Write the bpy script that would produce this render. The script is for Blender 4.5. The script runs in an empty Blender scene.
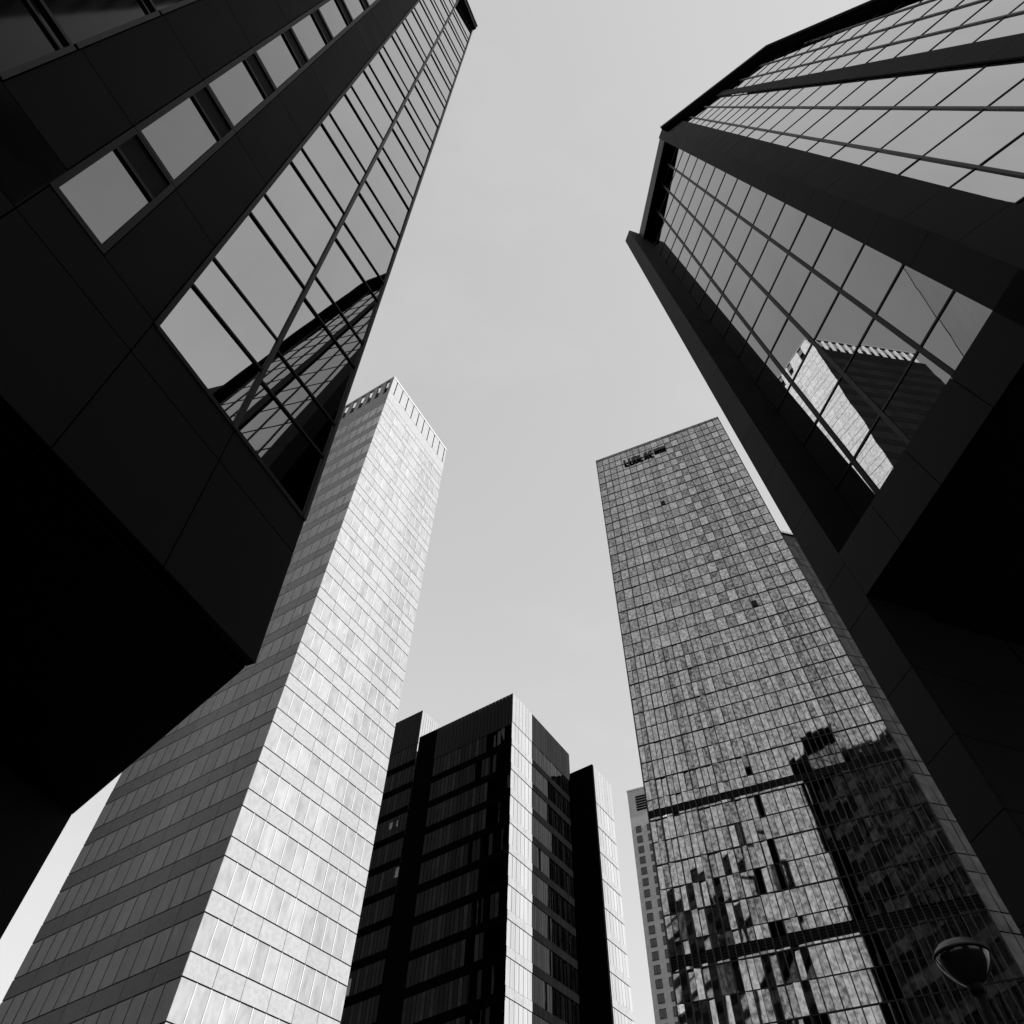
import bpy, math, random
from mathutils import Vector, Matrix
random.seed(7)
sc = bpy.context.scene
# ------------------------------------------------------------------ survey
FPX, CX, CY = 710.0, 512.0, 512.0
EYE = Vector((0, 0, 1.6))
_Z = Vector((20., 502., -710.)).normalized()
_F = (Vector((0, 0, -1)) - _Z * _Z.dot(Vector((0, 0, -1)))).normalized()
_R = _F.cross(_Z)
M3 = Matrix((_R, _F, _Z))
def ray(px, py):
    return M3 @ (Vector((px - CX, CY - py, -FPX)) / FPX)
def way(px, py, s=1):
    return ray(px, py).normalized() * s

# ------------------------------------------------------------------ camera
cam_d = bpy.data.cameras.new('camera'); cam = bpy.data.objects.new('camera', cam_d)
sc.collection.objects.link(cam); sc.camera = cam
cam_d.sensor_width = 36; cam_d.lens = 36 * FPX / 1024
cam_d.clip_start = 0.1; cam_d.clip_end = 4000
cam.matrix_world = Matrix.Translation(EYE) @ M3.to_4x4()

# ------------------------------------------------------------------ light
SUN_AZ, SUN_EL = 113.0, 31.0
w = bpy.data.worlds.new('World'); sc.world = w; w.use_nodes = True
nt = w.node_tree; nt.nodes.clear()
def N(tree, t, **k):
    n = tree.nodes.new(t)
    for a, b in k.items(): setattr(n, a, b)
    return n
out = N(nt, 'ShaderNodeOutputWorld'); bg = N(nt, 'ShaderNodeBackground')
sky = N(nt, 'ShaderNodeTexSky', sky_type='NISHITA', sun_disc=False)
sky.sun_elevation = math.radians(SUN_EL); sky.sun_rotation = math.radians(SUN_AZ)
sky.air_density = 1.0; sky.dust_density = 0.4; sky.ozone_density = 1.0
sep = N(nt, 'ShaderNodeSeparateColor')            # black-and-white film 
mx = N(nt, 'ShaderNodeMix', data_type='FLOAT'); mx.inputs[0].default_value = 0.5
nt.links.new(sky.outputs[0], sep.inputs[0])
nt.links.new(sep.outputs[1], mx.inputs[2]); nt.links.new(sep.outputs[2], mx.inputs[3])
tc = N(nt, 'ShaderNodeTexCoord'); mp = N(nt, 'ShaderNodeMapping')
mp.inputs['Scale'].default_value = (1.0, 1.6, 2.2)
nz = N(nt, 'ShaderNodeTexNoise'); nz.inputs['Scale'].default_value = 2.6; nz.inputs['Detail'].default_value = 7; nz.inputs['Roughness'].default_value = .62
cr = N(nt, 'ShaderNodeMapRange'); cr.inputs[1].default_value = .54; cr.inputs[2].default_value = .85; cr.inputs[3].default_value = 1.0; cr.inputs[4].default_value = 1.18
nt.links.new(tc.outputs['Generated'], mp.inputs[0]); nt.links.new(mp.outputs[0], nz.inputs[0]); nt.links.new(nz.outputs[0], cr.inputs[0])
mu = N(nt, 'ShaderNodeMath', operation='MULTIPLY')
nt.links.new(mx.outputs[0], mu.inputs[0]); nt.links.new(cr.outputs[0], mu.inputs[1])
pwr = N(nt, 'ShaderNodeMath', operation='POWER'); pwr.inputs[1].default_value = 0.85     # the film's soft shoulder
nt.links.new(mu.outputs[0], pwr.inputs[0])
sh1 = N(nt, 'ShaderNodeMath', operation='MULTIPLY_ADD'); sh1.inputs[1].default_value = .55; sh1.inputs[2].default_value = 1.0
sh2 = N(nt, 'ShaderNodeMath', operation='DIVIDE'); sh3 = N(nt, 'ShaderNodeMath', operation='MULTIPLY'); sh3.inputs[1].default_value = 1.68
nt.links.new(pwr.outputs[0], sh1.inputs[0]); nt.links.new(pwr.outputs[0], sh2.inputs[0]); nt.links.new(sh1.outputs[0], sh2.inputs[1])
nt.links.new(sh2.outputs[0], sh3.inputs[0])
nt.links.new(sh3.outputs[0], bg.inputs[0]); bg.inputs[1].default_value = 0.083
nt.links.new(bg.outputs[0], out.inputs[0])
sd = bpy.data.lights.new('sun', 'SUN'); sd.energy = 5.0; sd.angle = math.radians(0.5); sd.color = (1, 1, 1)
so = bpy.data.objects.new('sun', sd); sc.collection.objects.link(so)
a, e = math.radians(SUN_AZ), math.radians(SUN_EL)
sdir = Vector((math.sin(a) * math.cos(e), math.cos(a) * math.cos(e), math.sin(e)))
so.rotation_euler = sdir.to_track_quat('Z', 'Y').to_euler(); so.location = sdir * 300
sc.view_settings.view_transform = 'Standard'; sc.view_settings.look = 'None'
sc.view_settings.gamma = 1.0; sc.view_settings.exposure = 2.35
sc.cycles.max_bounces = 8; sc.cycles.glossy_bounces = 6; sc.cycles.caustics_reflective = False

# ------------------------------------------------------------------ materials
MATS = {}
def material(name, lo, hi, rough=.5, metallic=0., spec=.5, scale=1.0, stretch=(1, 1, 1), island=.5, bump=0., bscale=.6, rvar=0., pw=1.0, lo_in=.3, hi_in=.7):
    m = bpy.data.materials.new(name); m.use_nodes = True; t = m.node_tree
    b = t.nodes['Principled BSDF']
    g = N(t, 'ShaderNodeNewGeometry'); mp = N(t, 'ShaderNodeMapping'); mp.inputs['Scale'].default_value = stretch
    nz = N(t, 'ShaderNodeTexNoise'); nz.inputs['Scale'].default_value = scale; nz.inputs['Detail'].default_value = 5; nz.inputs['Roughness'].default_value = .6
    t.links.new(g.outputs['Position'], mp.inputs[0]); t.links.new(mp.outputs[0], nz.inputs[0])
    sh = N(t, 'ShaderNodeMapRange'); sh.inputs[1].default_value = lo_in; sh.inputs[2].default_value = hi_in
    t.links.new(nz.outputs[0], sh.inputs[0])
    mixf = N(t, 'ShaderNodeMix', data_type='FLOAT'); mixf.inputs[0].default_value = island
    t.links.new(sh.outputs[0], mixf.inputs[2]); t.links.new(g.outputs['Random Per Island'], mixf.inputs[3])
    pwn = N(t, 'ShaderNodeMath', operation='POWER'); pwn.inputs[1].default_value = pw
    t.links.new(mixf.outputs[0], pwn.inputs[0])
    col = N(t, 'ShaderNodeMix', data_type='RGBA')
    col.inputs[6].default_value = (lo, lo, lo, 1); col.inputs[7].default_value = (hi, hi, hi, 1)
    t.links.new(pwn.outputs[0], col.inputs[0]); t.links.new(col.outputs[2], b.inputs['Base Color'])
    b.inputs['Roughness'].default_value = rough; b.inputs['Metallic'].default_value = metallic
    b.inputs['Specular IOR Level'].default_value = spec
    if rvar:
        rr = N(t, 'ShaderNodeMapRange'); rr.inputs[3].default_value = rough; rr.inputs[4].default_value = rough + rvar
        t.links.new(nz.outputs[0], rr.inputs[0]); t.links.new(rr.outputs[0], b.inputs['Roughness'])
    if bump:
        n2 = N(t, 'ShaderNodeTexNoise'); n2.inputs['Scale'].default_value = bscale; n2.inputs['Detail'].default_value = 1.5
        t.links.new(g.outputs['Position'], n2.inputs[0])
        bp = N(t, 'ShaderNodeBump'); bp.inputs['Distance'].default_value = bump; bp.inputs['Strength'].default_value = 1.0
        t.links.new(n2.outputs[0], bp.inputs['Height']); t.links.new(bp.outputs[0], b.inputs['Normal'])
    MATS[name] = m
    return m
dark_panel = material('dark_panel', .0042, .0078, rough=.6, spec=.08, scale=.9, island=.35, rvar=.15)
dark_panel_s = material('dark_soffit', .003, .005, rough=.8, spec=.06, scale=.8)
joint_black = material('joint_black', .002, .003, rough=.9, spec=.0)
frame_metal = material('dark_frame', .005, .008, rough=.5, spec=.12, scale=2)
frame_grey = material('grey_mullion', .012, .02, rough=.45, spec=.2, scale=2)
near_glass = material('mirror_glass', .23, .29, rough=.008, metallic=1., scale=.5, stretch=(1, 1, .2), island=.35, bump=.0016, bscale=.55)
near_glass2 = material('mirror_glass_light', .33, .41, rough=.008, metallic=1., scale=.5, stretch=(1, 1, .2), island=.35, bump=.0016, bscale=.5)
smoke_glass = material('smoked_glass', .006, .012, rough=.05, metallic=0., spec=.12, scale=.5, bump=.001)
pale_band = material('pale_band_glass', .068, .128, rough=.22, metallic=.0, spec=.17, scale=1.3, stretch=(1, 1, .5), island=.42, rvar=.08, bump=.001, bscale=.8)
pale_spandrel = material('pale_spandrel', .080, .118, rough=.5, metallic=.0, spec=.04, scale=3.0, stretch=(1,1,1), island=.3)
pale_rail = material('pale_rail', .12, .16, rough=.4, spec=.1, scale=3)
facet_glass = material('facet_glass', .42, .50, rough=.008, metallic=1., scale=.5, stretch=(1, 1, .2), island=.35, bump=.0016, bscale=.5)
glint_glass = material('glint_glass', .03, .2, rough=.2, metallic=.8, scale=3, island=.5)  # brighter panes: scattered reflected glints are put into the colour
pale_fin = material('pale_fin', .16, .2, rough=.5, spec=.05)
window_glass = material('window_glass', .155, .20, rough=.008, metallic=1., scale=.35, island=.45, bump=.0012, bscale=.55)
side_mirror = material('side_mirror', .72, .8, rough=.01, metallic=1., scale=.35, island=.4, bump=.001)
slot_dark = material('slot_dark', .006, .010, rough=.8, spec=.0)
tower_glass = material('tower_glass', .06, .64, rough=.015, metallic=1., scale=3.6, stretch=(1, 1, .8), island=.42, bump=.0012, bscale=.8, rvar=.02, lo_in=.37, hi_in=.63)
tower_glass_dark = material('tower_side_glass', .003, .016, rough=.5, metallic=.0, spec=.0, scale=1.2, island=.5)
bar_light = material('light_bar', .05, .08, rough=.5, spec=.2)
tower_bar = material('tower_bar', .010, .016, rough=.5, spec=.15)
louver = material('louver_band', .004, .008, rough=.7, spec=.1)
cladding_dark = material('dark_cladding', .006, .011, rough=.6, spec=.10, scale=.6, stretch=(2, 2, .2), island=.5)
cladding_shaded = material('shaded_cladding', .005, .009, rough=.6, spec=.0, scale=.6, stretch=(2, 2, .2), island=.5)
window_dark = material('dark_window', .002, .016, rough=.03, metallic=.9, scale=.9, island=.7, bump=.004, pw=3.0)
stone = material('grey_stone', .30, .42, rough=.85, spec=.1, scale=1.2, island=.3)
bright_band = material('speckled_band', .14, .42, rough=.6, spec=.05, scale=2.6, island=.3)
stone_win = material('stone_window', .03, .08, rough=.1, metallic=.5, island=.6)
paving = material('paving', .03, .05, rough=.8, spec=.2, scale=.8)
lamp_metal = material('lamp_metal', .003, .005, rough=.6, spec=.1)
lamp_bowl_m = material('lamp_bowl', .006, .010, rough=.12, spec=.4, island=0)
lamp_lid_m = material('lamp_lid', .03, .045, rough=.4, metallic=.0, island=0)
sign_black = material('sign_black', .004, .006, rough=.5, spec=.2)

# ------------------------------------------------------------------ mesh helpers
class MB:
    def __init__(s): s.v = []; s.f = []
    def hexa(s, bottom, top):
        i = len(s.v); s.v += [Vector(p) for p in bottom] + [Vector(p) for p in top]
        s.f += [(i, i+3, i+2, i+1), (i+4, i+5, i+6, i+7)]
        for k in range(4):
            j = (k + 1) % 4; s.f.append((i+k, i+j, i+4+j, i+4+k))
        return s
    def quad(s, pts):
        i = len(s.v); s.v += [Vector(p) for p in pts]; s.f.append(tuple(range(i, i+len(pts)))); return s
    def prism(s, pts, d):
        n = len(pts); i = len(s.v); s.v += [Vector(p) for p in pts] + [Vector(p) + d for p in pts]
        s.f.append(tuple(range(i, i+n))); s.f.append(tuple(range(i+2*n-1, i+n-1, -1)))
        for k in range(n):
            j = (k+1) % n; s.f.append((i+k, i+n+k, i+n+j, i+j))
        return s
def root(name, label, cat, loc, group=None):
    o = bpy.data.objects.new(name, None); sc.collection.objects.link(o)
    o.empty_display_size = .5
    o.location = loc; o['label'] = label; o['category'] = cat
    if group: o['group'] = group
    return o
def wloc(o):
    p = Vector(o.location)
    while o.parent: o = o.parent; p += Vector(o.location)
    return p
def part(name, mb, mat, parent=None, smooth=False, bevel=0, mat2=None, mb2=None):
    base = wloc(parent) if parent else Vector()
    nf1 = len(mb.f)
    if mb2:
        k = len(mb.v); mb.v += mb2.v; mb.f += [tuple(i + k for i in f) for f in mb2.f]
    me = bpy.data.meshes.new(name)
    me.from_pydata([tuple(v - base) for v in mb.v], [], mb.f); me.update()
    import bmesh
    bm = bmesh.new(); bm.from_mesh(me); bmesh.ops.recalc_face_normals(bm, faces=bm.faces)
    bm.to_mesh(me); bm.free()
    me.materials.append(mat)
    if mb2:
        me.materials.append(mat2)
        for i, p in enumerate(me.polygons): p.material_index = 1 if i >= nf1 else 0
    o = bpy.data.objects.new(name, me); sc.collection.objects.link(o)
    if parent: o.parent = parent
    if smooth:
        for p in me.polygons: p.use_smooth = True
    if bevel:
        b = o.modifiers.new('b', 'BEVEL'); b.width = bevel; b.segments = 2
    return o
class Face:
    """a facade: origin, along, up; w is outward"""
    def __init__(s, O, h, z, scale=1.0):
        s.O = Vector(O); s.h = h.normalized(); s.z = z.normalized(); s.s = scale
        n = s.h.cross(s.z).normalized()
        if n.dot(s.O - EYE) > 0: n = -n
        s.n = n
    def P(s, u, v, w=0.):
        return s.O + s.h * (u * s.s) + s.z * (v * s.s) + s.n * (w * s.s)
    def uv(s, px, py):
        r = ray(px, py); t = (s.O - EYE).dot(s.n) / r.dot(s.n)
        q = EYE + r * t - s.O
        hh, zz, hz = s.h.dot(s.h), s.z.dot(s.z), s.h.dot(s.z)
        a, b = q.dot(s.h), q.dot(s.z); d = hh * zz - hz * hz
        return ((a * zz - b * hz) / d / s.s, (b * hh - a * hz) / d / s.s)
    def box(s, mb, u0, u1, v0, v1, w0, w1):
        return mb.hexa([s.P(u0, v0, w0), s.P(u1, v0, w0), s.P(u1, v1, w0), s.P(u0, v1, w0)],
                       [s.P(u0, v0, w1), s.P(u1, v0, w1), s.P(u1, v1, w1), s.P(u0, v1, w1)])
    def poly(s, mb, uvs, w0, w1):
        return mb.prism([s.P(u, v, w0) for u, v in uvs], s.n * ((w1 - w0) * s.s))
    def pane(s, mb, u0, u1, v0, v1, w, tilt=0.):
        """thin glass leaf, each a hair out of true like real glazing"""
        a, b, c = [random.gauss(0, tilt) for _ in range(3)]
        q = [s.P(u0, v0, w + a), s.P(u1, v0, w + b), s.P(u1, v1, w + c), s.P(u0, v1, w + a + c - b)]
        return mb.quad(q)
    def panel(s, mb, uvs, w, th=.03):
        return s.poly(mb, uvs, w - th, w)
def ground(p, z=0.0): return Vector((p.x, p.y, z))
def cut_to(p, d, z):           # follow d from p to height z
    return p + d * ((z - p.z) / d.z)

# ------------------------------------------------------------------ the ground
g = MB().quad([(-2000, -2000, 0), (2000, -2000, 0), (2000, 2000, 0), (-2000, 2000, 0)])
o = part('ground', g, paving); o['kind'] = 'structure'

# ================================================================== L : dark office block on the left
zL = way(530, -137); hL = way(1091, 1543)
OL = EYE + Vector((-4.182, 9.064, 8.255))
L = Face(OL, hL, zL)
rt = root('dark_office_block', 'black panelled overhanging block on the left with one file of square windows', 'building', ground(OL))
TOPL = 62.2
def pix_level(px, py, z):
    r = ray(px, py); return EYE + r * ((z - EYE.z) / r.z)
zs = OL.z - .13
X2 = pix_level(74, 812, zs)
c0 = L.P(0, -.13, -.24); c_s = L.P(-16, -.13, -.24)
back_n = X2 + (X2 - c0).normalized() * 0.01
far_n = X2 + Vector((-27, -5, 0)); far_s = c_s + Vector((-30, 2, 0))
foot = [c0, X2, far_n, far_s, c_s]
m = MB(); hgt = zL * (TOPL)
m.prism([p for p in foot], hgt); part('wall', m, joint_black, rt)
# soffit sheet with its joints
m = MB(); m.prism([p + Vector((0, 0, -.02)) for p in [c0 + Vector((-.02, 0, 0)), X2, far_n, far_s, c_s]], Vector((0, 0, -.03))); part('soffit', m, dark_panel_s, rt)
# lower wall under the soffit
lowtop = zs - .05
a0 = X2 + Vector((.0, .0, 0)); dl = (-hL.copy()); dl.z = 0; dl.normalize()
a1 = a0 + dl * 14; inn = Vector((-dl.y, dl.x, 0)) ;
if inn.x > 0: inn = -inn
m = MB(); m.prism([Vector((p.x, p.y, 0)) for p in (a0 + inn * .05, a1 + inn * .05, a1 + inn * 6, a0 + inn * 6)], Vector((0, 0, lowtop))); part('lower_wall', m, joint_black, rt)
for i in range(5):
    for j in range(3):
        m = MB(); q0 = a0 + dl * (i * 2.8 + .015); q1 = a0 + dl * (i * 2.8 + 2.785)
        za, zb = lowtop * j / 3 + .01, lowtop * (j + 1) / 3 - .01
        m.prism([Vector((q0.x, q0.y, za)), Vector((q1.x, q1.y, za)), Vector((q1.x, q1.y, zb)), Vector((q0.x, q0.y, zb))], inn * .045)
        part('lower_panel', m, dark_panel, rt)
# north side cladding, seen only in reflections and from the side
dn = (X2 - c0); ln = dn.length; dn.normalize(); nn = Vector((-dn.y, dn.x, 0));
if nn.y < 0: nn = -nn
FN = Face(c0, dn, zL); FN.n = nn
dw = far_n - X2; lw = dw.length; FW = Face(X2, dw, zL); FW.n = Vector((-dw.y, dw.x, 0)).normalized()
if FW.n.y < 0: FW.n = -FW.n
nsto = 16
for k in range(nsto):
    v0 = .2 + k * 3.83
    m = MB()
    for i in range(4): FN.pane(m, .15 + i * (ln - .3) / 4 + .003, .15 + (i + 1) * (ln - .3) / 4 - .003, v0 + .003, v0 + 3.827, .03, .0005)
    part('side_glazing', m, side_mirror, rt)
    m = MB(); FW.box(m, .1, lw - .1, v0 + .02, v0 + 1.5, .0, .05); part('side_spandrel', m, dark_panel, rt)
    m = MB()
    for i in range(14): FW.pane(m, .15 + i * (lw - .3) / 14 + .04, .15 + (i + 1) * (lw - .3) / 14 - .04, v0 + 1.56, v0 + 3.8, .03, .004)
    part('side_glazing', m, side_mirror, rt)
G_ = .012
def Lpanel(u0, u1, v0, v1):
    m = MB(); L.box(m, u0 + G_, u1 - G_, v0 + G_, v1 - G_, -.2, 0); part('cladding_panel', m, dark_panel, rt)
# bottom cladding rows
us = [-16, -13.6, -11.35, -9.1, -6.93, -4.55, -2.3, 0]
for i in range(len(us) - 1):
    Lpanel(us[i], us[i+1], -.13, 2.46)
Lpanel(-2.3, 0, 2.46, 3.40); Lpanel(-4.55, -2.3, 2.46, 3.40)
Lpanel(-6.93, -4.55, 2.46, 3.44)
for i in range(4): Lpanel(us[i], us[i+1], 2.46, 4.06)
st = [3.44, 6.62] + [6.62 + 3.84 * k for k in range(1, 15)]
for k in range(len(st) - 1):
    v0, v1 = st[k], st[k+1]
    Lpanel(-5.77, -4.56, v0, v1)
    Lpanel(-8.30, -6.96, v0 if k else 4.06, v1)
Lpanel(-8.30, -6.96, 2.46, 4.06)
# single file of square windows
for k in range(len(st) - 1):
    v0, v1 = st[k], st[k+1]
    wb = v0 + .14; we = (5.66 if k == 0 else wb + 2.78)
    fr = MB()
    L.box(fr, -6.95, -6.84, v0 + .01, v1 - .01, -.12, .015); L.box(fr, -5.89, -5.78, v0 + .01, v1 - .01, -.12, .015)
    L.box(fr, -6.84, -5.89, v0 + .01, wb, -.12, .012); L.box(fr, -6.84, -5.89, we, we + .10, -.12, .012); L.box(fr, -6.84, -5.89, v1 - .07, v1 - .01, -.12, .012)
    f = part('window', fr, frame_metal, rt)
    pm = MB(); L.pane(pm, -6.86, -5.87, wb - .02, we + .02, -.04, .002); part('pane', pm, window_glass, f)
    pm = MB(); L.box(pm, -6.84, -5.89, we + .10, v1 - .07, -.085, -.035); part('blind_panel', pm, dark_panel, f)
# curtain glazing at the corner
vt = [3.42]
for k in range(15):
    vt += [5.40 + 3.845 * k, 6.65 + 3.835 * k]
vt = [v for v in vt if v < 60.9] + [61.0]
for (u0, u1) in ((-4.5, -2.3), (-2.3, -.05)):
    for a_, b_ in zip(vt[:-1], vt[1:]):
        m = MB(); lean = .006 * (b_ - a_); j_ = random.gauss(0, .003)
        m.quad([L.P(u0 + .02, a_ + .02, -.195), L.P(u1 - .02, a_ + .02, -.02 + j_), L.P(u1 - .02, b_ - .02, -.02 - lean + j_), L.P(u0 + .02, b_ - .02, -.195 - lean)])
        part('glass_pane', m, near_glass2, rt)
for v in vt:
    for (u0, u1) in ((-4.5, -2.3), (-2.3, -.05)):
        m = MB(); t_ = .032
        m.hexa([L.P(u0, v - t_, -.23), L.P(u1, v - t_, -.055), L.P(u1, v + t_, -.055), L.P(u0, v + t_, -.23)],
               [L.P(u0, v - t_, -.165), L.P(u1, v - t_, .005), L.P(u1, v + t_, .005), L.P(u0, v + t_, -.165)])
        part('transom', m, frame_metal, rt)
for u, hw in ((-4.50, .05), (-2.33, .05), (-.04, .045)):
    m = MB(); L.box(m, u - hw, u + hw, 3.38, 61.1, -.1, .03); part('mullion', m, frame_grey if u > -3 else frame_metal, rt)
m = MB(); L.box(m, -4.5, 0, 3.36, 3.47, -.1, .02); part('sill', m, frame_metal, rt)
# big dark windows on the far left
for k in range(13):
    v0, v1 = 4.1 + (2.45 if k else 0) + (k - 1 if k else 0) * 3.84, 6.45 + k * 3.84
    if k: v0 = 6.55 + (k - 1) * 3.84
    fr = MB(); L.box(fr, -8.40, -8.31, v0, v1 - .0, -.1, .02); L.box(fr, -12.0, -8.40, v1 - .10, v1, -.1, .02); L.box(fr, -12.0, -8.4, v1-.42, v1-.36, -.1, .0)
    f = part('window', fr, frame_grey, rt)
    pm = MB(); L.pane(pm, -12, -8.38, v0, v1 - .08, -.05, .002); part('pane', pm, smoke_glass, f)
    Lpanel(-14, -12, v0, v1)
m = MB(); L.box(m, -14, .05, 61.05, 62.3, -1.5, .25); part('parapet', m, louver, rt)
m = MB(); L.box(m, -14, .08, 62.3, 62.45, -1.5, .32); part('coping', m, frame_metal, rt)

# ================================================================== R : dark faceted block on the right
SR = 1.7
zR = way(543, 97); h1 = way(63, 1779); h2 = way(-981, 1615)
OR = EYE + ray(991.75, 312) * 9.4603 * SR
F1 = Face(OR, h1, zR, SR)
G1 = Face(F1.P(0, 0, -1.03), h1, zR, SR)
ru, rv = F1.uv(993, 255)
F2 = Face(F1.P(ru, rv), h2, zR, SR)
rr = root('faceted_office_block', 'black faceted block on the right with deep piers and recessed mirrored panes', 'building', ground(OR))
_c = F2.uv(1024, 206)
RB = F1.O.z   # height of facade foot
def lin(u0, v0, u1, v1): return lambda v: u0 + (u1 - u0) * (v - v0) / (v1 - v0)
ridge1 = lambda v: -.62 - .012 * v
gR = lambda v: -.02 - .0175 * v
m1 = lambda v: 1.15 - .022 * v
m2 = lambda v: 2.43 - .031 * v
m3 = lambda v: 3.42 - .026 * v
roof1 = lambda u: 33.1 + (u + 1.0) * (30.2 - 33.1) / 5.6
cu0, cu1 = 4.0, 4.58
cols1 = [lambda v: -.45 - .01 * v, m1, m2, m3, lambda v: 4.05]
tv = [1.1, 2.75] + [2.75 + 2.0 * k for k in range(1, 18)]
gtop = lambda u: 35.5 - (u + .57) * .80
# body behind glass
m = MB(); F1.poly(m, [(-.6, -1.1), (4.3, -1.1), (4.3, 30.0), (-.9, 33.0)], -1.5, -1.12); part('wall', m, joint_black, rr)
for c in range(4):
    for a_, b_ in zip(tv[:-1], tv[1:]):
        m = MB(); ua, ub = cols1[c], cols1[c+1]
        b_ = min(b_, gtop((ua(a_) + ub(a_)) / 2) + .5)
        if b_ < a_ + .06: continue
        t = [random.gauss(0, .0012) for _ in range(3)]
        m.quad([G1.P(ua(a_), a_, t[0]), G1.P(ub(a_), a_, t[1]), G1.P(ub(b_), b_, t[2]), G1.P(ua(b_), b_, t[0]+t[2]-t[1])])
        part('glass_pane', m, near_glass, rr)
for mm in (m1, m2, m3):
    m = MB(); hw = .045
    e_ = gtop(mm(32)) + .1
    m.hexa([G1.P(mm(1) - hw, 1, -.03), G1.P(mm(1) + hw, 1, -.03), G1.P(mm(e_) + hw, e_, -.03), G1.P(mm(e_) - hw, e_, -.03)],
           [G1.P(mm(1) - hw, 1, .03), G1.P(mm(1) + hw, 1, .03), G1.P(mm(e_) + hw, e_, .03), G1.P(mm(e_) - hw, e_, .03)])
    part('mullion', m, frame_metal, rr)
for v in tv:
    m = MB(); G1.box(m, -.8, min(4.05, -.57 + (35.6 - v) / .80), v - .03, v + .03, -.03, .018); part('transom', m, frame_metal, rr)
# corner pier, front panels and reveals
jv = [-12.0, -9.4, -7.5, -5.6, -4.7, -3.7, -2.6, -1.25, -.27, 1.5] + [1.5 + 1.9 * k for k in range(1, 17)]
m = MB(); F1.box(m, cu0 + .02, cu1 - .02, -13, 31.95, -1.1, -.03); part('pier', m, joint_black, rr)
g_ = .006
for a_, b_ in zip(jv[:-1], jv[1:]):
    m = MB(); F1.box(m, cu0, cu1, a_ + g_, b_ - g_, -.04, 0); part('pier_panel', m, dark_panel, rr)
    if a_ > -1.3:
        m = MB(); F1.box(m, cu0 - .004, cu0 + .02, a_ + g_, b_ - g_, -1.02, -.045); part('reveal_panel', m, dark_panel, rr)
# base wall below the glazed front
m = MB(); F1.box(m, cu0 + .03, cu1, -13, -1.0, -14, -1.1); part('base_wall', m, joint_black, rr)
for i in range(6):
    for a_, b_ in zip(jv[:8], jv[1:8]):
        m = MB(); F1.box(m, cu0 - .004, cu0 + .03, a_ + g_, b_ - g_, -2.2 * (i + 1) + g_, -2.2 * i - .045); part('base_panel', m, dark_panel, rr)
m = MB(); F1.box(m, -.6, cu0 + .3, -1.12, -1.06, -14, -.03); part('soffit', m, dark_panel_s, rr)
# sill beam
m = MB(); F1.box(m, -.6, cu0, -1.08, -.02, -1.0, -.03); part('sill_beam', m, joint_black, rr)
xs = [-.6, .95, 2.1, 3.05, 4.0]
for a_, b_ in zip(xs[:-1], xs[1:]):
    m = MB(); F1.box(m, a_ + g_, b_ - g_, -1.1, 0, -.04, 0); part('sill_panel', m, dark_panel, rr)
# ridge pier: face on the first facet, face on the second
vv = [-1.1] + [tv[1] * .93 + 2.0 * .935 * k for k in range(0, 18)]
vv = [v for v in vv if v < 33.0] + [33.3]
for a_, b_ in zip(vv[:-1], vv[1:]):
    m = MB(); A, B_ = a_ + g_, b_ - g_
    m.hexa([F1.P(ridge1(A), A, -.04), F1.P(gR(A), A, -.04), F1.P(gR(B_), B_, -.04), F1.P(ridge1(B_), B_, -.04)],
           [F1.P(ridge1(A), A, 0), F1.P(gR(A), A, 0), F1.P(gR(B_), B_, 0), F1.P(ridge1(B_), B_, 0)])
    part('pier_panel', m, dark_panel, rr)
m = MB()
m.hexa([F1.P(ridge1(-1.1), -1.1, -1.1), F1.P(gR(-1.1) - .01, -1.1, -1.1), F1.P(gR(33) - .01, 33, -1.1), F1.P(ridge1(33), 33, -1.1)],
       [F1.P(ridge1(-1.1)+.01, -1.1, -.03), F1.P(gR(-1.1) - .01, -1.1, -.03), F1.P(gR(33) - .01, 33, -.03), F1.P(ridge1(33)+.01, 33, -.03)])
part('pier', m, joint_black, rr)
ridge2 = lambda v: .03 - .0147 * v * 1.0
bup = lin(-.82, .69, -1.30, 33.7)
fm1 = lin(-1.34, 1.58, -1.45, 15.9)
fm2 = lin(-2.63, 3.82, -2.41, 19.05)
dlo = lin(-3.83, 5.89, -3.22, 21.65)
dup = lin(-4.5, 7.03, -3.59, 22.87)
fa = lin(-5.26, 8.35, -4.18, 24.74)
fb = lin(-5.98, 11.55, -4.82, 26.82)
fc_ = lin(-6.53, 15.31, -5.43, 28.77)
fd = lin(-7.3, 15.31, -6.1, 28.77)
jv2 = [-1.2, 1.0, 2.98, 5.05, 7.06, 9.0, 10.88, 12.7, 14.4, 16.0, 17.6] + [17.6 + 1.28 * k for k in range(1, 13)]
def strip2(name, A, B_, v0, v1, w0, w1, mat):
    m = MB()
    m.hexa([F2.P(A(v0), v0, w0), F2.P(B_(v0), v0, w0), F2.P(B_(v1), v1, w0), F2.P(A(v1), v1, w0)],
           [F2.P(A(v0), v0, w1), F2.P(B_(v0), v0, w1), F2.P(B_(v1), v1, w1), F2.P(A(v1), v1, w1)])
    return part(name, m, mat, rr)
for a_, b_ in zip(jv2[:-1], jv2[1:]):
    strip2('ridge_panel', ridge2, bup, a_ + g_, b_ - g_, -.04, 0, dark_panel)
    strip2('band_panel', dlo, dup, a_ + g_, b_ - g_, -.03, .02, dark_panel)
roof_in = [(-1.28, 31.2), (-5.17, 28.0), (-6.9, 17.6), (-7.4, 12.0)]
def rooftop(u):
    p = [(0.2, 32.2)] + roof_in
    for (a_, va), (b_, vb) in zip(p[:-1], p[1:]):
        if b_ <= u <= a_: return va + (vb - va) * (u - a_) / (b_ - a_)
    return 10.0
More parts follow.
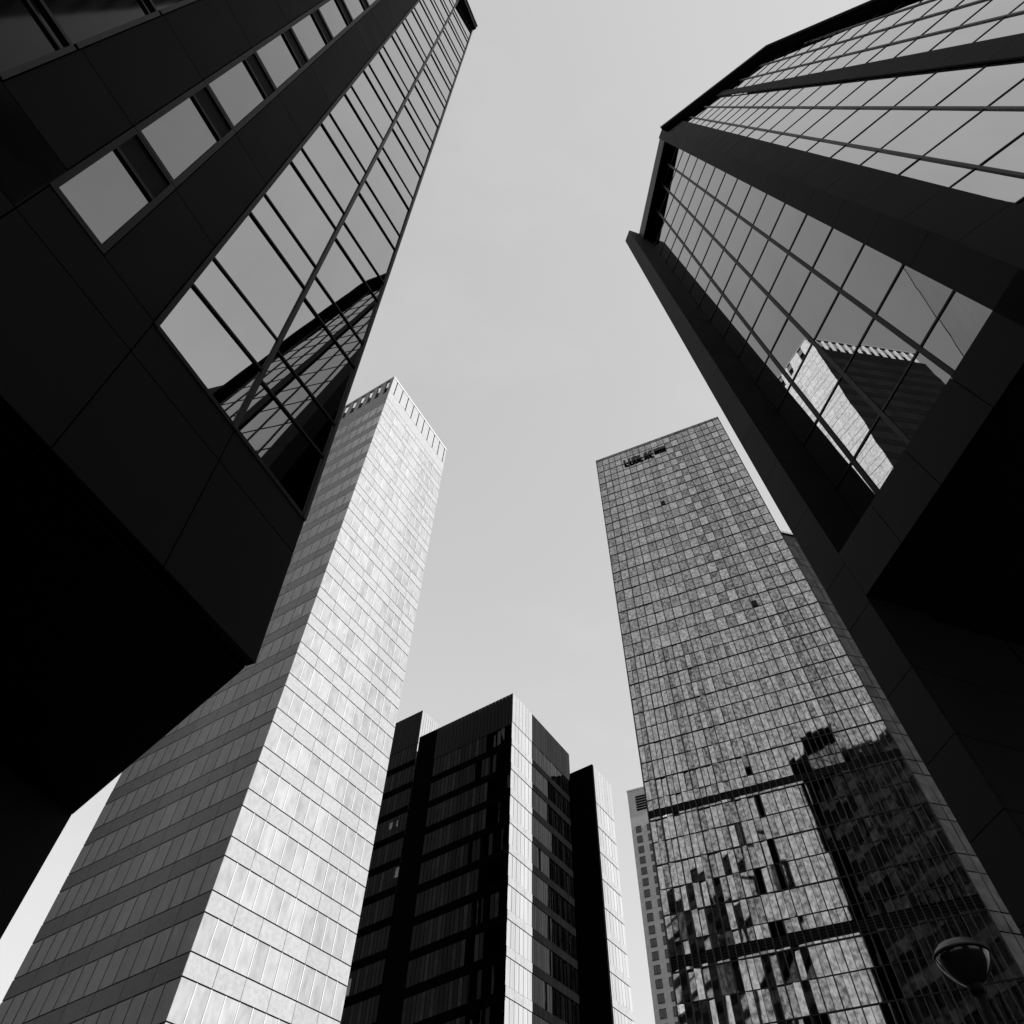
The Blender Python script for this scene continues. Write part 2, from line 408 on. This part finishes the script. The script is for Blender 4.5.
g2cols = [bup, fm1, fm2, dlo, None, dup, fa, fb, fc_, fd]
tr2 = jv2[:-1]
panes2 = []
for i in range(len(g2cols) - 1):
    A, B_ = g2cols[i], g2cols[i+1]
    if A is None or B_ is None: continue
    for v0, v1 in zip(tr2[:-1], tr2[1:]):
        um = (A(v0) + B_(v0)) / 2
        if rooftop(um) < v0 + .3: continue
        top = min(v1, rooftop(um) + .6)
        dist = (F2.P(um, v0) - EYE).length
        panes2.append((dist, A, B_, v0, top))
def pane2(m, A, B_, v0, v1):
    t = [random.gauss(0, .0012) for _ in range(3)]
    m.quad([F2.P(A(v0), v0, -.05 + t[0]), F2.P(B_(v0), v0, -.05 + t[1]), F2.P(B_(v1), v1, -.05 + t[2]), F2.P(A(v1), v1, -.05 + t[0] + t[2] - t[1])])
panes2.sort(key=lambda q: q[0])
rest = MB()
for i, (d_, A, B_, v0, v1) in enumerate(panes2):
    if i < 100:
        m = MB(); pane2(m, A, B_, v0, v1); part('side_glass_pane', m, facet_glass, rr)
    else: pane2(rest, A, B_, v0, v1)
if rest.f:
    o = part('upper_glass_panes', rest, facet_glass, rr); o['kind'] = 'stuff'
for A, top in ((fm1, 30.8), (fm2, 30.0), (fa, 28.8), (fb, 28.0), (fc_, 26.0)):
    hw = .03
    strip2('mullion', lambda v: A(v) - hw, lambda v: A(v) + hw, -1.2, top, -.06, -.02, frame_grey)
for v in tr2:
    ul = -7.2
    for q in range(72):
        uu = -.9 - q * .09
        if rooftop(uu) < v: ul = uu; break
    m = MB(); F2.box(m, ul, bup(v), v - .022, v + .022, -.06, -.035); part('transom', m, frame_metal, rr)
# roof edges
ro = [(-.47, 34.1), (-5.81, 30.0), (-7.25, 19.0), (-7.8, 12.0)]
for i in range(3):
    a_, b_ = ro[i], ro[i+1]; c_, d_ = roof_in[i], roof_in[i+1]
    if i == 0: c_ = (-.45, 32.0)
    m = MB(); F2.poly(m, [a_, b_, d_, c_], -.4, .12); part('roof_edge', m, joint_black, rr)
    m = MB(); F2.poly(m, [a_, b_, (b_[0], b_[1] - .35), (a_[0], a_[1] - .35)], .125, .2); part('coping', m, frame_metal, rr)
m = MB()
m.hexa([F1.P(-.68, 34.88, -.62), F1.P(4.1, 30.1, -.62), F1.P(4.1, gtop(4.1), -1.05), F1.P(-.7, gtop(-.7), -1.05)],
       [F1.P(-1.0, 37.1, -.62), F1.P(4.1, 31.8, -.62), F1.P(4.1, gtop(4.1) + 2, -1.25), F1.P(-1.0, gtop(-.7) + 2, -1.25)])
part('roof_edge', m, joint_black, rr)
m = MB()
m.hexa([F1.P(-.68, 34.9, -.615), F1.P(4.0, 30.2, -.615), F1.P(4.0, 31.9, -.615), F1.P(-1.0, 37.1, -.615)],
       [F1.P(-.68, 34.9, -.58), F1.P(4.0, 30.2, -.58), F1.P(4.0, 31.9, -.58), F1.P(-1.0, 37.1, -.58)])
part('fascia', m, frame_metal, rr)
# hidden depth of the block
m = MB()
pA, pB = F1.P(4.4, -1.1, -1.2), F1.P(-.5, -1.1, -1.2); pC = F2.P(-7.4, -1.1, -.3)
pts = [pA, pB, F2.P(-.6, -1.1, -.3), pC, pC + F2.n * -14, pA + F1.n * -14]
zlev = min(p.z for p in pts); pts = [Vector((p.x, p.y, RB - 1.0 * SR)) for p in pts]
m.prism(pts, zR * (13 * SR)); part('core', m, joint_black, rr)
pD = F2.P(-5.4, -1.1, -.3)
pts = [pA, pB, F2.P(-.6, -1.1, -.3), pD, pD + F2.n * -14, pA + F1.n * -14]
pts = [Vector((p.x, p.y, RB - 1.0 * SR)) for p in pts]
m = MB(); m.prism(pts, zR * (28.5 * SR)); part('core', m, joint_black, rr)
RN = Face(pts[0], pts[5] - pts[0], zR); RN.n = h1.copy()
rear_grey = material('rear_grey', .07, .11, rough=.6, spec=.1, island=.4)
wn_ = (pts[5] - pts[0]).length
for k in range(13):
    m = MB()
    for j in range(6): RN.box(m, wn_ * j / 6 + .05, wn_ * (j + 1) / 6 - .05, 1.0 + k * 3.7, 2.3 + k * 3.7, .0, .12)
    part('rear_spandrel', m, rear_grey, rr)
    m = MB()
    for j in range(12): RN.pane(m, wn_ * j / 12 + .08, wn_ * (j + 1) / 12 - .08, 2.4 + k * 3.7, 4.6 + k * 3.7, .05, .01)
    part('rear_window_band', m, smoke_glass, rr)

m = MB(); F2.box(m, -17, -7.6, -1.1, 17.0, -12, .0); part('shade_wing', m, dark_panel, rr)  # out-of-view wing added to block the sun from the left block
# ================================================================== W : pale tower
zW = way(531, -8); wr = way(1116, 1391); wl = way(-2497, 2113)
def solve_depth(p0, p1, z, H):
    a = ray(*p0); b = ray(*p1)
    # t0*a - t1*b = -H z
    aa, bb, ab = a.dot(a), b.dot(b), a.dot(b); r = -z * H
    ra, rb = a.dot(r), b.dot(r); D = aa * bb - ab * ab
    return (ra * bb - ab * rb) / D
OW = EYE + ray(190.5, 952) * solve_depth((532 - .354 * 600, 952), (531 - .354 * 600, 592), zW, 35.1)
def pale_tower(name, label, O, z, hr, hl, wR, wLn, top, ground_v, mats, crown_h=5.2, st_h=3.95, base_off=0.05, nR=10, nL=12, gapR=.1, gapL=.36, finL=None):
    R_, L_ = Face(O, hr, z), Face(O, hl, z)
    rn = hr.cross(z).normalized()
    if rn.dot(hl) > 0: rn = -rn
    lnn = hl.cross(z).normalized()
    if lnn.dot(hr) > 0: lnn = -lnn
    R_.n, L_.n = rn, lnn
    T = root(name, label, 'tower', ground(O))
    band_r, sp_r, band_l, sp_l = mats
    m = MB(); base = O + z * ground_v
    i = -.08
    q = [O + (-rn - lnn) * .08, O + hr * wR - rn * .08, O + hr * wR + hl * wLn, O + hl * wLn - lnn * .08]
    m.prism([p + z * ground_v for p in q], z * (top - crown_h - ground_v + .2)); part('core', m, slot_dark, T)
    m = MB(); q = [O - (rn + lnn) * .9, O + hr * (wR - 1) - rn * .9, O + hr * (wR - 1) + hl * (wLn - 1), O + hl * (wLn - 1) - lnn * .9]
    m.prism([p + z * (top - crown_h - 1) for p in q], z * (crown_h + .6)); part('slot_backing', m, slot_dark, T)  # dark block added behind the crown so its slots look dark
    k = math.floor(ground_v / st_h) + 1
    while (k + 1) * st_h + base_off < top - crown_h + .3:
        v = base_off + k * st_h
        for F_, wd, bm_, sm_ in ((R_, wR, band_r, sp_r), (L_, wLn, band_l, sp_l)):
            n = round(wd / 1.36); m = MB(); fm = MB()
            for i in range(n):
                a_, b_ = wd * i / n, wd * (i + 1) / n
                F_.box(m, a_ + .02, b_ - .02, v + .06, v + 2.44, -.06, random.uniform(-.012, -.004))
                if bm_ is pale_band and random.random() < (.10 if k in (1, 2, 3, 8) and F_ is L_ and i < n * .4 else 0):
                    lm = MB(); F_.pane(lm, a_ + .15, b_ - .15, v + random.uniform(.2, .9), v + random.uniform(1.6, 2.3), .004, .0); part('glint_pane', lm, glint_glass, T)
                if i: F_.box(fm, a_ - .035, a_ + .035, v + .05, v + 2.46, -.05, .03)
            if bm_ is pale_band: part('window_band', m, bm_, T, mat2=pale_fin, mb2=fm)
            else: part('window_band', m, bm_, T)
            n2 = n // 2; m = MB()
            for i in range(n2):
                F_.box(m, wd * i / n2 + .02, wd * (i + 1) / n2 - .02, v + 2.54, v + st_h - .04, -.06, .0)
            part('spandrel', m, sm_, T)
        k += 1
    vtop = base_off + k * st_h
    for F_, wd, n, sm_, gp, fm_ in ((R_, wR, nR, sp_r, gapR, sp_r), (L_, wLn, nL, sp_l, gapL, finL or sp_l)):
        m = MB(); F_.box(m, .0, wd, vtop + .03, top - 4.9, -.06, .0); part('crown_base', m, sm_, T)
        step = wd / n
        for i in range(n + 1):
            a_ = 0.0 if i == 0 else step * (i - .5) + .11 + step * .35 - step * .0
            a_ = max(0, i * step - .35 * step + gp) if i else 0
            b_ = min(wd, (i + 1) * step - .35 * step - gp)
            if b_ - a_ < .1: continue
            m = MB(); F_.box(m, a_, b_, top - 4.85, top - .5, -.25, 0.); part('crown_fin', m, fm_, T)
        m = MB(); F_.box(m, -.05, wd + .05, top - .45, top, -.3, .06); part('crown_rail', m, pale_rail, T)
    return T, R_, L_
WT, WR_, WL_ = pale_tower('pale_tower', 'tall pale banded tower with one sunlit face, rising behind the black left block', OW, zW, wr, wl, 16.3, 19.45, 86.6, -(OW.z) / zW.z, (pale_band, pale_spandrel, pale_band, pale_spandrel))

# ================================================================== T : glass tower at right
zT = way(542, 96); tl = way(-2692, 1650)
OT = EYE + ray(629.3, 686) * solve_depth((629.3, 686), (596, 461), zT, 13.3 * 3.9)
T = Face(OT, -tl, zT)
TT = root('glass_tower', 'grey gridded glass tower with dark lettering near its top and two black bands', 'tower', ground(OT))
gv = -OT.z / zT.z
WT_ = 20.45; TOP = 51.9
m = MB(); T.poly(m, [(0.02, gv), (WT_ - .02, gv), (WT_ - .02, TOP - .05), (.02, TOP - .05)], -14, -.12); part('core', m, slot_dark, TT)
mull = [WT_ * k / 20 for k in range(21)]
mull = sorted(set(round(x, 3) for x in mull))
floors = []; k = -13
while 3.95 * k + .1 < TOP: floors.append(3.95 * k + .1); k += 1
bands = [(-15.42, -14.72), (-27.32, -26.52)]
def overl(v0, v1): return any(a_ < v1 and v0 < b_ for a_, b_ in bands)
for i, v in enumerate(floors):
    v1 = floors[i+1] if i + 1 < len(floors) else TOP
    segs = []
    for (a_, b_) in ((v, min(v + 1.98, v1)), (min(v + 1.98, v1), v1)):
        if b_ - a_ < .1: continue
        cuts = [(a_, b_)]
        for (p, q) in bands:
            nc = []
            for (x, y) in cuts:
                if p >= y or q <= x: nc.append((x, y)); continue
                if x < p: nc.append((x, p))
                if y > q: nc.append((q, y))
            cuts = nc
        segs += cuts
    m = MB(); last = None
    for a_, b_ in segs:
        if b_ - a_ < .08: continue
        if last is not None and a_ - last > .2: part('window_band', m, tower_glass, TT); m = MB()
        last = b_
        for u0, u1 in zip(mull[:-1], mull[1:]):
            hs = 1 if v > 3 else 2
            for h_ in range(hs):
                p, q = u0 + (u1 - u0) * h_ / hs, u0 + (u1 - u0) * (h_ + 1) / hs
                T.pane(m, p + .02, q - .02, a_ + .02, b_ - .02, -.05, .004 if v > 14 else ((.024 if v < -14 else .012) if u0 < 8.5 else .0016))
    part('window_band', m, tower_glass, TT)
    m = MB(); T.box(m, 0, WT_, v - .04, v + .04, -.1, .01); part('transom', m, tower_bar, TT)
    if v + 1.98 < TOP: m = MB(); T.box(m, 0, WT_, v + 1.95, v + 2.01, -.1, -.01); part('transom', m, tower_bar, TT)
for u in mull:
    m = MB(); T.box(m, u - .04, u + .04, gv, TOP, -.11, .07); part('mullion', m, tower_bar, TT)
for u0, u1 in zip(mull[:-1], mull[1:]):
    if u1 - u0 < .9: continue
    u = (u0 + u1) / 2
    m = MB(); T.box(m, u - .018, u + .018, gv, 3, -.1, .0); part('glazing_bar', m, bar_light, TT)
for a_, b_ in bands:
    m = MB()
    for q in range(4):
        T.box(m, .05, WT_ - .05, a_ + .02 + q * (b_ - a_ - .04) / 4, a_ + .02 + (q + .7) * (b_ - a_ - .04) / 4, -.3, -.06)
    part('louvre_band', m, louver, TT)
m = MB(); T.box(m, -.06, WT_ + .06, TOP - .02, TOP + .12, -14, .02); part('roof', m, stone, TT)
# open vents
for (px, py) in ((753, 604), (663, 508)):
    u, v = T.uv(px, py); u = round(u / 1.0225) * 1.0225 + .05; v = round((v - .1) / 1.975) * 1.975 + .6
    m = MB(); T.box(m, u, u + .5, v - .45, v + .45, -.04, .08); part('open_vent', m, louver, TT)
# splayed side facet
Wd = Vector((math.sin(math.radians(78)), math.cos(math.radians(78)), 0))
S = Face(T.P(WT_, 0, 0), Wd, zT)
m = MB(); S.poly(m, [(.03, gv), (9, gv), (9, 17.4), (.03, 17.4)], -6, -.1); part('side_wall', m, slot_dark, TT)
for i, v in enumerate(floors):
    if v > 14: break
    m = MB()
    for j in range(9):
        S.pane(m, .05 + j + .03, .05 + j + .97, v + .05, v + 2.6, -.05, .012); S.pane(m, .05 + j + .03, .05 + j + .97, v + 2.7, min(v + 3.9, 17.3), -.05, .012)
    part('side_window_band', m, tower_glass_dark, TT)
m = MB(); S.box(m, 0, 9, 17.1, 17.5, -6, .1); part('side_roof', m, frame_grey, TT)
# dark lettering near the top
def letter_strokes(ch):
    D = {'L': [((0, 0), (0, 1)), ((0, 0), (.7, 0))], 'U': [((0, 0), (0, 1)), ((.7, 0), (.7, 1)), ((0, 0), (.7, 0))],
         'D': [((0, 0), (0, 1)), ((0, 1), (.5, .9)), ((.5, .9), (.7, .5)), ((.7, .5), (.5, .1)), ((.5, .1), (0, 0))],
         'A': [((0, 0), (.35, 1)), ((.35, 1), (.7, 0)), ((.15, .4), (.55, .4))],
         'C': [((.7, .9), (.35, 1)), ((.35, 1), (0, .5)), ((0, .5), (.35, 0)), ((.35, 0), (.7, .1))],
         'I': [((.3, 0), (.3, 1))], 'K': [((0, 0), (0, 1)), ((0, .4), (.7, 1)), ((.2, .5), (.7, 0))]}
    return D[ch]
u = 4.55
for ch in 'LUDLAC':
    m = MB()
    for (a_, b_) in letter_strokes(ch):
        x0, y0, x1, y1 = u + a_[0] * .75, 46.9 + a_[1] * 1.25, u + b_[0] * .75, 46.9 + b_[1] * 1.25
        dx, dy = x1 - x0, y1 - y0; l_ = math.hypot(dx, dy); nx, ny = -dy / l_ * .19, dx / l_ * .19
        T.poly(m, [(x0 + nx, y0 + ny), (x1 + nx, y1 + ny), (x1 - nx, y1 - ny), (x0 - nx, y0 - ny)], .12, .3)
    part('sign_letter', m, sign_black, TT); u += .8
m = MB(); T.box(m, 9.35, 11.25, 47.45, 48.25, .12, .3); part('sign_box', m, sign_black, TT)

# ================================================================== B : dark and pale slabs in the middle
bl = way(-2497, 2113); br = way(1150, 1390)
q = ray(513, 693); OB = EYE + q * (85.0 / math.hypot(q.x, q.y))
BL = Face(OB, -bl, zW); BR = Face(OB, br, zW)
BB = root('slab_office_building', 'dark low building in the middle with one pale sunlit strip on its corner', 'building', ground(OB))
gvB = -OB.z / zW.z
kk = 85 / 90.
wM2, wS, wM3 = 14.1 * kk * 1.0, 6.45 * kk, 20.2 * kk
def face_cols(F_, u0, u1, v_top, v_bot, parent, clad, win, sp=None, storey=3.92, panew=.62, head=5.6, skip=.0, glaz_h=2.85, tilt=.01, line=None):
    n = max(1, round((u1 - u0) / panew)); m = MB()
    for i in range(n):
        a_, b_ = u0 + (u1 - u0) * i / n, u0 + (u1 - u0) * (i + 1) / n
        F_.box(m, a_ + .03, b_ - .03, v_top - head + .03, v_top - .02, -.08, 0)
    part('parapet_cladding', m, clad, parent)
    v = v_top - head
    while v > v_bot + 1:
        m = MB(); glint_n = 0
        for i in range(n):
            a_, b_ = u0 + (u1 - u0) * i / n, u0 + (u1 - u0) * (i + 1) / n
            if win is window_dark and random.random() < .013: glint_n = 3
            if glint_n > 0: lm = MB(); F_.pane(lm, a_ + .04, b_ - .04, v - glaz_h + random.uniform(.05, 1.3), v - random.uniform(.03, .8), -.055, tilt); part('glint_pane', lm, glint_glass, parent); glint_n -= 1
            F_.pane(m, a_ + .04, b_ - .04, v - glaz_h + .03, v - .03, -.06, tilt)
        part('window_band', m, win, parent)
        m = MB()
        for i in range(max(1, n // 2)):
            n2 = max(1, n // 2); a_, b_ = u0 + (u1 - u0) * i / n2, u0 + (u1 - u0) * (i + 1) / n2
            F_.box(m, a_ + .02, b_ - .02, max(v - storey + .05, v_bot), v - glaz_h - .03, -.08, 0)
        part('spandrel', m, sp or clad, parent)
        v -= storey
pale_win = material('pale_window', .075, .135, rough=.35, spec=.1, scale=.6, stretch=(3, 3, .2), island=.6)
ub, _ = BL.uv(438, 726)
# plan of the main volume
e0 = BL.P(ub, 0); r_ = ray(419.75, 737); lvl = OB.z
e1 = EYE + r_ * ((e0.z - EYE.z) / r_.z)
dn_ = (e1 - e0).normalized()
FK = Face(e0, dn_, zW)
wK = (e1 - e0).length
m = MB()
pts = [BL.P(ub, gvB, -.3), BL.P(-.35, gvB, -.3), BR.P(wM3 - .35, gvB, -.3), BR.P(wM3 - .35, gvB, -18), FK.P(wK, gvB, -.3) + BL.n * -10 + BL.h*4, FK.P(wK, gvB, -.3)]
m.prism(pts, zW * (-gvB - .1)); part('core', m, slot_dark, BB)
vis = -80
face_cols(BL, ub, -.02, 0, vis, BB, cladding_dark, window_dark, sp=joint_black)
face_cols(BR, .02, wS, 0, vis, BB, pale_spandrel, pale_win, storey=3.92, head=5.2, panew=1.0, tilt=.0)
face_cols(BR, wS + .02, wM3, 0, vis, BB, cladding_shaded, window_dark, sp=joint_black, head=5.2)  # shadow over this part of the pale facade is put into dark cladding
m = MB(); FK.box(m, .0, wK, gvB, -.03, -.1, 0); part('blank_wall', m, joint_black, BB)
# black slab with pale side on the right
CQ = BR.P(wM3, 0)
K1 = Face(CQ, -bl, zW); u1_, v1_ = K1.uv(592, 764); _, v0_ = K1.uv(570.7, 772)
SB = root('black_slab_block', 'narrow slab with a plain black face and pale side, adjoining the dark building', 'building', ground(K1.P(u1_, 0)))
K2 = Face(K1.P(u1_, v1_), br, zW); u2_, _ = K2.uv(612, 797)
m = MB(); vt_ = v1_
m.prism([K1.P(.1, gvB - 8, -.3), K1.P(u1_ - .35, gvB - 8, -.3), K2.P(u2_ - .05, gvB - vt_ - 8, -.3), K2.P(u2_, gvB - vt_ - 8, -u1_ - 1)], zW * (vt_ - gvB + 8 - .1)); part('core', m, slot_dark, SB)
m = MB(); K1.box(m, -.5, u1_, gvB, vt_, -.5, 0); part('blank_wall', m, joint_black, SB)
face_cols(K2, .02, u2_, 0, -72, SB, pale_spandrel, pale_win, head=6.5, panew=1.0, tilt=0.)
# rear wing on the left
qq = ray(423, 710); OWG = EYE + qq * (97.0 / math.hypot(qq.x, qq.y))
G3 = Face(OWG, -bl, zW); G4 = Face(OWG, br, zW)
WG = root('rear_wing_block', 'dark wing with pale flank, between the pale tower and the dark low building', 'building', ground(OWG))
gvG = -OWG.z / zW.z
m = MB(); m.prism([G3.P(-16, gvG, -.3), G3.P(-.35, gvG, -.3), G4.P(7.9, gvG, -.3), G4.P(8, gvG, -16)], zW * (-gvG - .1)); part('core', m, slot_dark, WG)
face_cols(G3, -16, -.02, 0, -85, WG, cladding_dark, window_dark, sp=joint_black, head=6.4)
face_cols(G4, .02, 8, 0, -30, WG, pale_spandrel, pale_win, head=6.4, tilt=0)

# ================================================================== N : stone block behind the glass tower
q = ray(627, 792); ON = EYE + q * (180.0 / math.hypot(q.x, q.y))
NF = Face(ON, -tl, zT); gvN = -ON.z / zT.z
NB = root('stone_block', 'grey stone building with small square windows, peeping out behind the glass tower', 'building', ground(ON))
m = MB(); NF.poly(m, [(0, gvN), (22, gvN), (22, 0), (0, 0)], -12, 0); part('wall', m, stone, NB)
m = MB(); NF.box(m, -.1, 22, -.1, .35, -12, .12); part('coping', m, stone, NB)
na = NF.uv(635, 796); nb = NF.uv(637.5, 811); nw0 = NF.uv(636, 827); nw1 = NF.uv(642.5, 833)
0 and print('N', na, nb, nw0, nw1, NF.uv(644, 880), NF.uv(650, 880))
m = MB()
for q_ in range(6): NF.box(m, na[0], na[0] + 4, nb[1] + q_ * (na[1] - nb[1]) / 6, nb[1] + (q_ + .75) * (na[1] - nb[1]) / 6, .0, .06)
part('louvre_panel', m, slot_dark, NB)
v = -7.2
v = nw0[1]
while v > -90:
    for u in (nw0[0], nw0[0] + 3.0, nw0[0] + 6.0):
        fr = MB(); NF.box(fr, u - .1, u + 1.4, v - 1.8, v - 1.65, 0, .1); NF.box(fr, u - .1, u + 1.4, v, v + .1, 0, .06); NF.box(fr, u - .1, u, v - 1.65, v, 0, .06); NF.box(fr, u + 1.3, u + 1.4, v - 1.65, v, 0, .06); NF.box(fr, u + .62, u + .68, v - 1.65, v, 0, .06)
        f = part('window', fr, frame_grey, NB)
        m = MB(); NF.pane(m, u, u + 1.3, v - 1.65, v, .02, .002); part('pane', m, stone_win, f)
    v -= 2.9

# ================================================================== the tower that the right block mirrors
PT = Vector((-33.9, 23.6, 0)); up = Vector((0, 0, 1))
dk = Vector((-52.1 + 33.9, 15.1 - 23.6, 0)).normalized(); lt = Vector((-35.1 + 33.9, 31.0 - 23.6, 0)).normalized()
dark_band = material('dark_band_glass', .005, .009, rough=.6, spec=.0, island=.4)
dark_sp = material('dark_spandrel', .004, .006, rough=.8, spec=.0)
Tw, _, _ = pale_tower('slotted_tower', 'slotted tower seen only mirrored in the recessed panes of the right block', PT, up, lt, dk, 26, 20, 129.6, 0, (bright_band, bright_band, dark_band, dark_sp), nR=8, nL=14, gapR=.55, gapL=.5, finL=bright_band)  # shade of the second face is put into its dark band and spandrel colours

# ================================================================== tower behind the viewer, mirrored low in the glass tower
pA_, pB_ = Vector((-1.2, -15.6, 0)), Vector((10.5, -20.1, 0))
hx = (pB_ - pA_).normalized(); hy = Vector((hx.y, -hx.x, 0))
if hy.y > 0: hy = -hy
back_band = material('back_band', .012, .03, rough=.4, spec=.2, island=.5)
back_sp = material('back_spandrel', .02, .03, rough=.6, spec=.05)
KT, _, _ = pale_tower('tower_behind_viewer', 'dark banded tower behind the viewer, mirrored low in the gridded glass tower', pA_, up, hx, hy, (pB_ - pA_).length, 16, 103.5, 0, (back_band, back_sp, back_band, back_sp))

# ================================================================== unseen tower added to keep the sun off the left block
az_ = math.radians(SUN_AZ); c_ = Vector((-5, 6, 0)) + Vector((math.sin(az_), math.cos(az_), 0)) * 112
ah = Vector((math.cos(az_), -math.sin(az_), 0)); ad = Vector((math.sin(az_), math.cos(az_), 0))
NT, _, _ = pale_tower('sun_blocking_tower', 'unseen banded tower added behind the viewer to keep the sun off the black left block', c_ - ah * 17, up, ah, ad, 34, 18, 140, 0, (dark_band, dark_sp, dark_band, dark_sp))

# ================================================================== street lamp
r0 = ray(976, 987); tt = 3.3 / r0.z; LP = EYE + r0 * tt
LR = root('street_lamp', 'dark street lamp with bowl head in front of the glass tower', 'street lamp', ground(LP))
def lathe(prof, c, seg=40):
    m = MB(); n = len(prof)
    for i in range(seg):
        a_ = 2 * math.pi * i / seg
        for r, z in prof: m.v.append(Vector((c.x + r * math.cos(a_), c.y + r * math.sin(a_), c.z + z)))
    for i in range(seg):
        j = (i + 1) % seg
        for k in range(n - 1): m.f.append((i*n+k, j*n+k, j*n+k+1, i*n+k+1))
    return m
H = LP.z
part('pole', lathe([(.0, 0), (.11, 0), (.11, .5), (.075, .55), (.05, H - .25), (.05, H - .05), (.0, H - .05)], ground(LP)), lamp_metal, LR, smooth=True)
part('collar', lathe([(.0, -.07), (.07, -.07), (.085, -.02), (.08, .05), (.0, .05)], LP), lamp_metal, LR, smooth=True)
part('bowl', lathe([(.085, .02), (.13, .05), (.19, .11), (.24, .18), (.272, .26), (.28, .30), (.265, .305)], LP), lamp_bowl_m, LR, smooth=True)
part('rim', lathe([(.267, .297), (.288, .294), (.293, .312), (.27, .325)], LP), frame_grey, LR, smooth=True)
part('lid', lathe([(.27, .315), (.25, .36), (.20, .405), (.12, .435), (.0, .445)], LP), lamp_lid_m, LR, smooth=True)
